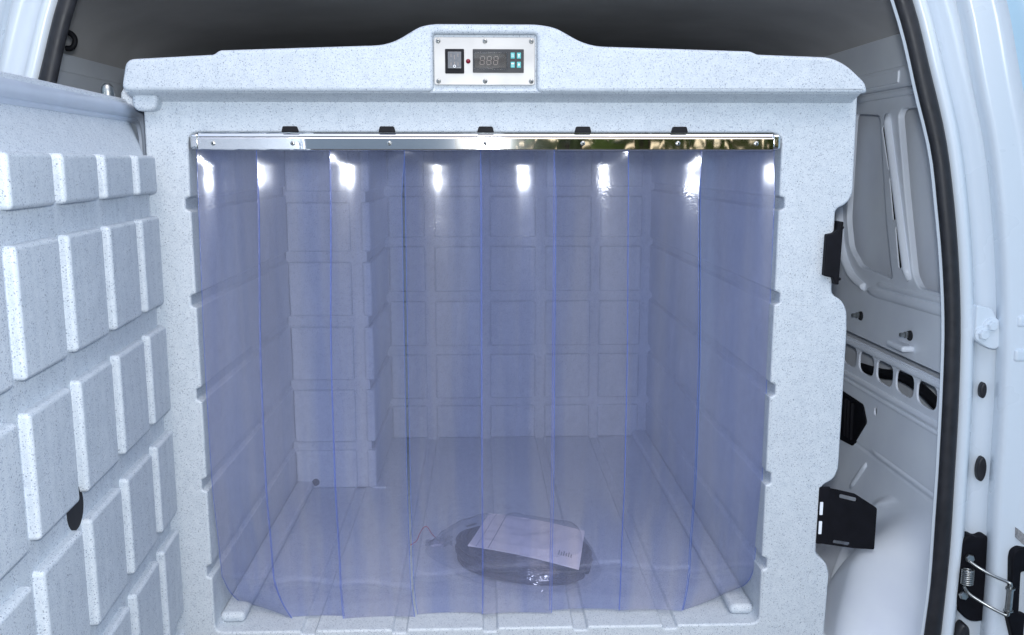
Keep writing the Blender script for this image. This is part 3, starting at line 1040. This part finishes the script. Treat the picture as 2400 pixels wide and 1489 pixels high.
# ------------------------------------------------------------------ strip curtain
CUR = empty('strip_curtain', 'clear bluish PVC strip curtain hanging from a polished rail in the box opening', 'strip curtain', (0, 0.01, 1.39))
RP = [(0.008, 1.3775), (0.0005, 1.3775), (-0.0035, 1.3785), (-0.0042, 1.3800), (-0.0042, 1.3955), (-0.0036, 1.3966), (-0.0022, 1.3976), (-0.0010, 1.3990), (0.0002, 1.4034),
      (-0.0022, 1.4038), (-0.0026, 1.4046), (-0.0020, 1.4052), (0.006, 1.4054), (0.006, 1.3990), (-0.0005, 1.3960), (-0.0010, 1.3800)]
bm = B()
vs = [[bm.verts.new((x, y, z)) for y, z in RP] for x in [-0.4335 + 0.868 * k / 40 for k in range(41)]]
for A, Bv in zip(vs, vs[1:]):
    for i in range(len(RP)):
        j = (i + 1) % len(RP)
        bm.faces.new((A[i], A[j], Bv[j], Bv[i]))
bm.faces.new(vs[0]); bm.faces.new(vs[-1][::-1])
bmesh.ops.recalc_face_normals(bm, faces=bm.faces)
rail = keep(finish(bm, 'rail', M['chrome'], None, ang=16), CUR)
for x in (-0.4395, 0.4405):
    bm = B()
    box(bm, (x - 0.0075, -0.0012, 1.379), (x + 0.0075, 0.010, 1.4035), 0.005, 4)
    finish(bm, 'end_cap', M['chrome'], rail, ang=60)
for x in (-0.411, -0.293, -0.149, -0.005, 0.143, 0.288, 0.408):
    bm = B()
    lathe(bm, [(0.0036, 0), (0.0036, 0.0006), (0.0030, 0.0016), (0.0016, 0.0021), (0, 0.0022)], (x, -0.0042, 1.3885), (0, -1, 0), 16)
    lathe(bm, [(0.0013, 0.0018), (0.0013, 0.0024)], (x, -0.0042, 1.3885), (0, -1, 0), 6, mi=1)
    finish(bm, 'screw', [M['steel'], M['dark']], rail)
for x in (-0.2965, -0.152, -0.004, 0.143, 0.290):
    bm = B()
    plate(bm, rnd([(x - 0.0128, 1.4045), (x + 0.0128, 1.4045), (x + 0.0104, 1.4135), (x - 0.0104, 1.4135)], 0.002), [], -0.006, 0.001, 0.001, XZ)
    finish(bm, 'clip', M['black'], rail, weighted=True)

XT = [-0.443, -0.353, -0.241, -0.128, -0.011, 0.102, 0.217, 0.331, 0.445]       # strip joints at the rail
XB = [-0.4475, -0.363, -0.250, -0.1285, -0.012, 0.102, 0.2215, 0.3405, 0.4475]  # and lower down
XF = [-0.428, -0.336, -0.247, -0.122, -0.013, 0.102, 0.2205, 0.332, 0.430]      # on the floor
ZB = [0.612, 0.6025, 0.601, 0.601, 0.6025, 0.604, 0.605, 0.602, 0.603]
def sst(a, b, x):
    t = min(1, max(0, (x - a) / (b - a)))
    return t * t * (3 - 2 * t)
for i in range(8):
    rs = random.Random(30 + i)
    gap = (0.0028, 0.0, -0.005, 0.0012, 0.003, 0.001, -0.0045, 0.003)[i]       # overlap with the next strip (negative = gap)
    lay = 0.018 + (0.0065 if i % 2 else 0.0)
    nx, nz = 16, 72
    th = 0.002
    ph = rs.uniform(0, 6)
    zk = (0.672, 0.662, 0.660, 0.676, 0.690, 0.684, 0.682, 0.676)[i]
    front, backr = [], []
    bot = rs.uniform(-0.0015, 0.0015)
    zlist = [1.386 - (1.386 - 0.735) * k / 62 for k in range(62)] + [0.735 - (0.735 - 0.602 - bot) * k / 46 for k in range(47)]
    nz = len(zlist) - 1
    for zr in zlist:
        fl_ = max(0, (0.71 - zr) / 0.11) ** 2.4
        fx = lambda n: (XT[n] + (XB[n] - XT[n]) * sst(1.386, 1.0, zr)) * (1 - fl_) + XF[n] * fl_
        a = fx(i) - (0.001 if i else 0)
        b = fx(i + 1) + gap * sst(1.38, 1.30, zr)
        curl = sst(1.391, 1.358, zr) * (1 - 0.45 * sst(1.2, 0.7, zr))
        # a bulge just above the floor, where the strip is longer than the opening
        bul = 0.020 * sst(0.86, 0.69, zr) + 0.006 * fl_
        lean = -0.0032 * sst(1.392, 1.315, zr)
        rf, rb = [], []
        for q in range(nx + 1):
            s = (q - 1) / (nx - 2)
            s = min(1 - 0 * s, max(0, s))
            if q == 1:
                s = 0.0055
            if q == nx - 1:
                s = 0.9945
            x = a + (b - a) * s
            c = 1 - (2 * s - 1) ** 2
            # trough towards the viewer: the middle lies deeper than the edges
            y = lay + lean + bul + 0.0084 * c * curl + 0.0012 * math.sin(7 * zr + ph + 3 * s)
            y -= 0.0036 * math.exp(-((zr - zk - 0.005 * math.sin(4.5 * s + ph)) / 0.0062) ** 2)
            if i == 0:
                y += 0.040 * (1 - s) * fl_
            if i == 7:
                y += 0.040 * s * fl_
            zz = zr
            zl = ZB[i] + (ZB[i + 1] - ZB[i]) * s + bot
            zz = 1.386 - (1.386 - zr) * (1.386 - zl) / (1.386 - 0.602 - bot)
            if i == 7:
                zz += 0.02 * s * s * fl_
            rf.append((x, y, zz))
            rb.append((x, y + th, zz))
        front.append(rf)
        backr.append(rb)
    bm = B()
    vf = sheet(bm, front)
    bm.faces.ensure_lookup_table()
    for n_f, f in enumerate(bm.faces):
        if n_f % nx in (0, nx - 1):
            f.material_index = 1  # front border takes the edge blue too, painting light guided to the edge
    vb = sheet(bm, backr)
    for A, Bv in zip(range(nz), range(1, nz + 1)):
        for q in (0, nx):
            f = bm.faces.new((vf[A][q], vf[Bv][q], vb[Bv][q], vb[A][q]))
            f.material_index = 1
    for q in range(nx):
        bm.faces.new((vf[-1][q], vf[-1][q + 1], vb[-1][q + 1], vb[-1][q]))
        bm.faces.new((vf[0][q], vb[0][q], vb[0][q + 1], vf[0][q + 1]))
    bmesh.ops.recalc_face_normals(bm, faces=bm.faces)
    keep(finish(bm, 'strip', [M['pvc'], M['pvc_edge']], None, ang=50, weighted=False), CUR)

# ------------------------------------------------------------------ things lying in the box
# coil of black cable
COIL = empty('cable_coil', 'coiled black power cable under a white leaflet on the box floor', 'cable', (0.065, 0.245, 0.600))
bm = B()
pts = []
n_ = 0
rs = random.Random(3)
TH = R(-24)
for turn in range(15):
    sh = (0.0, 0.009, 0.018, 0.028, 0.040)[turn % 5]
    ra, rb = 0.128 - sh * 1.15 + rs.uniform(-0.003, 0.003), 0.084 - sh + rs.uniform(-0.003, 0.003)
    for k in range(28):
        a = 2 * math.pi * k / 28
        x, y = ra * math.cos(a), rb * math.sin(a)
        z = 0.6075 + 0.0029 * turn + 0.0015 * math.sin(3 * a + turn)
        pts.append((0.065 + x * math.cos(TH) - y * math.sin(TH), 0.245 + x * math.sin(TH) + y * math.cos(TH), z))
tube(bm, pts, 0.0072, 8)
keep(finish(bm, 'cable', M['cable'], None), COIL)
bm = B()
T = Matrix.Translation((0.06, 0.25, 0.618)) @ Matrix.Rotation(R(-24), 4, 'Z')
box(bm, (-0.07, -0.028, -0.016), (0.075, 0.026, 0.016), 0.012, 3, T)
tube(bm, [T @ Vector((0.07, 0, 0)), T @ Vector((0.095, 0, 0.004))], 0.008, 10)
keep(finish(bm, 'power_adapter', M['black'], None), COIL)
bm = B()
T = Matrix.Translation((-0.035, 0.315, 0.652)) @ Matrix.Rotation(R(35), 4, 'Z')
box(bm, (-0.012, -0.003, -0.0012), (0.012, 0.003, 0.0012), 0.0008, 2, T)
keep(finish(bm, 'tie', M['steel'], None), COIL)

# leaflet
LEAF = empty('paper_leaflet', 'white folded paper leaflet lying on the bagged black cable', 'leaflet', (0.075, 0.225, 0.655))
bm = B()
c0, c1, c2, c3 = Vector((-0.040, 0.206, 0.659)), Vector((0.158, 0.110, 0.653)), Vector((0.184, 0.250, 0.660)), Vector((0.002, 0.336, 0.664))
rows = []
for i in range(13):
    a, b = i / 12, None
    row = []
    for j in range(9):
        b = j / 8
        p = c0 * (1 - a) * (1 - b) + c1 * a * (1 - b) + c2 * a * b + c3 * (1 - a) * b
        p.z += 0.004 * math.sin(math.pi * a) - 0.003 * math.cos(3 * b)
        row.append(p)
    rows.append(row)
top = sheet(bm, rows)
r2 = sheet(bm, [[p - Vector((0, 0, 0.0016)) for p in row] for row in rows])
edge = lambda V: [V[i][0] for i in range(13)] + [V[12][j] for j in range(1, 9)] + [V[i][8] for i in range(11, -1, -1)] + [V[0][j] for j in range(7, 0, -1)]
E1, E2 = edge(top), edge(r2)
for i in range(len(E1)):
    j = (i + 1) % len(E1)
    bm.faces.new((E1[i], E1[j], E2[j], E2[i]))
bmesh.ops.recalc_face_normals(bm, faces=bm.faces)
sheet_o = keep(finish(bm, 'sheet', M['paper'], None, ang=50), LEAF)
def on_leaf(a, b, dz=0.0006):
    p = c0 * (1 - a) * (1 - b) + c1 * a * (1 - b) + c2 * a * b + c3 * (1 - a) * b
    p.z += 0.004 * math.sin(math.pi * a) - 0.003 * math.cos(3 * b) + dz
    return p
for a0, wd, nm, mt in ((0.185, 0.007, 'printed_line', 'print'), (0.075, 0.005, 'fold_line', 'label')):
    bm = B()
    sheet(bm, [[on_leaf(a0, k / 8) for k in range(9)], [on_leaf(a0 + wd, k / 8) for k in range(9)]])
    keep(finish(bm, nm, M[mt], None), LEAF)
bm = B()
for k in range(6):
    a0 = 0.80 + 0.022 * k
    sheet(bm, [[on_leaf(a0, 0.22), on_leaf(a0, 0.34 - 0.03 * (k % 2))], [on_leaf(a0 + 0.012, 0.22), on_leaf(a0 + 0.012, 0.34 - 0.03 * (k % 2))]])
keep(finish(bm, 'small_print', M['label'], None), LEAF)

# clear bag around them
BAG = empty('plastic_bag', 'crumpled clear plastic bag wrapped around the black cable', 'bag', (0.065, 0.245, 0.600))
bm = B()
from mathutils import noise as mnoise
rows = []
NB, NR = 64, 16
cen = Vector((0.065, 0.240, 0.6008))
for i in range(NR + 1):
    t = i / NR
    row = []
    for k in range(NB):
        a = 2 * math.pi * k / NB
        ca, sa = math.cos(a), math.sin(a)
        rad = 1.0 - 0.9 * t
        x, y = 0.152 * rad * ca, 0.112 * rad * sa
        if ca < -0.75 and t < 0.5:
            x *= 1 + 0.35 * (1 - t * 2) * (-ca - 0.75) * 4
        z = 0.0025 + 0.068 * min(1, t * 3.2) ** 0.7
        p = Vector((x * math.cos(TH) - y * math.sin(TH), x * math.sin(TH) + y * math.cos(TH), z))
        q = mnoise.noise_vector(p * 38) * 0.006 * min(1, 0.3 + t * 3) + mnoise.noise_vector(p * 14 + Vector((3, 1, 0))) * 0.006 * min(1, t * 4)
        p += q
        p.z = max(p.z, 0.001)
        row.append(bm.verts.new(cen + p))
    rows.append(row)
for A, Bv in zip(rows, rows[1:]):
    for k in range(NB):
        bm.faces.new((A[k], A[(k + 1) % NB], Bv[(k + 1) % NB], Bv[k]))
bm.faces.new(rows[-1])
keep(finish(bm, 'film', M['bag'], None, ang=25), BAG)
bm = B()
rows = []
for i in range(9):
    t = i / 8
    row = []
    for k in range(7):
        s = k / 6 - 0.5
        p = Vector((-0.072 - 0.055 * t, 0.318 + 0.014 * t + s * (0.075 - 0.062 * min(1, t * 1.3)), 0.622 - 0.014 * t + 0.010 * math.sin(k * 2.3 + i) * (1 - 0.4 * t)))
        row.append(p)
    rows.append(row)
sheet(bm, rows)
keep(finish(bm, 'bag_neck', M['bag'], None, ang=20), BAG)

TIE = empty('twist_tie', 'thin red wire lead with a white tag beside the bagged cable', 'wire', (-0.12, 0.34, 0.600))
bm = B()
tube(bm, smooth_path([(-0.157, 0.335, 0.602), (-0.146, 0.352, 0.604), (-0.141, 0.378, 0.609), (-0.134, 0.402, 0.612), (-0.127, 0.405, 0.611), (-0.118, 0.385, 0.606), (-0.108, 0.360, 0.606), (-0.104, 0.342, 0.606)]), 0.0008, 6)
keep(finish(bm, 'wire', M['red'], None), TIE)
bm = B()
box(bm, (-0.116, 0.326, 0.6005), (-0.090, 0.344, 0.607), 0.003, 2)
keep(finish(bm, 'tag', M['paper'], None), TIE)

# ------------------------------------------------------------------ what the polished rail mirrors: a hedge and a wall behind the photographer
HED = empty('garden_hedge', 'green leafy hedge behind the photographer, mirrored in the polished rail', 'hedge', (3.0, -6.0, 0))
bm = B()
rs = random.Random(11)
for k in range(9000):
    x = 0.18 + 6.8 * rs.random()
    y = -5.6 - 1.0 * rs.random() ** 1.5
    z = 2.9 * rs.random() ** 0.85
    s = rs.uniform(0.05, 0.13)
    u = Vector((rs.uniform(-1, 1), rs.uniform(-1, 1), rs.uniform(-1, 1))).normalized()
    v = u.orthogonal().normalized()
    p = Vector((x, y + 0.3 * math.sin(x * 2.2) * math.sin(z * 2.1), z))
    a = [bm.verts.new(p + u * s), bm.verts.new(p + v * s * 0.45), bm.verts.new(p - u * s), bm.verts.new(p - v * s * 0.45)]
    bm.faces.new(a)
fo = keep(finish(bm, 'foliage', M['leaf'], None, smooth=False), HED)
fo['kind'] = 'stuff'
bm = B()
for k in range(12):
    x = 0.7 + k * 0.55
    tube(bm, [(x, -6.1, 0), (x + 0.1, -6.1, 1.2), (x - 0.05, -6.1, 2.4)], [0.05, 0.035, 0.015], 7)
keep(finish(bm, 'stem', M['wood'], None), HED)
bm = B()
box(bm, (-0.16, -6.4, 0), (0.30, -6.2, 2.2), 0.01)
wl = finish(bm, 'boundary_wall', M['render'])
wl['label'] = 'beige rendered wall behind the photographer, mirrored in the polished rail'
wl['category'] = 'wall'
wl['kind'] = 'thing'

bm = B()
box(bm, (-5.2, -6.5, 0), (-0.165, -6.25, 2.7), 0.01)
ww = finish(bm, 'white_wall', simple('white_wall_paint', (0.86, 0.87, 0.88), 0.8, var=0.03, scale=3))
ww['label'] = 'plain white painted wall behind the photographer, mirrored in the left of the rail'
ww['category'] = 'wall'
ww['kind'] = 'thing'
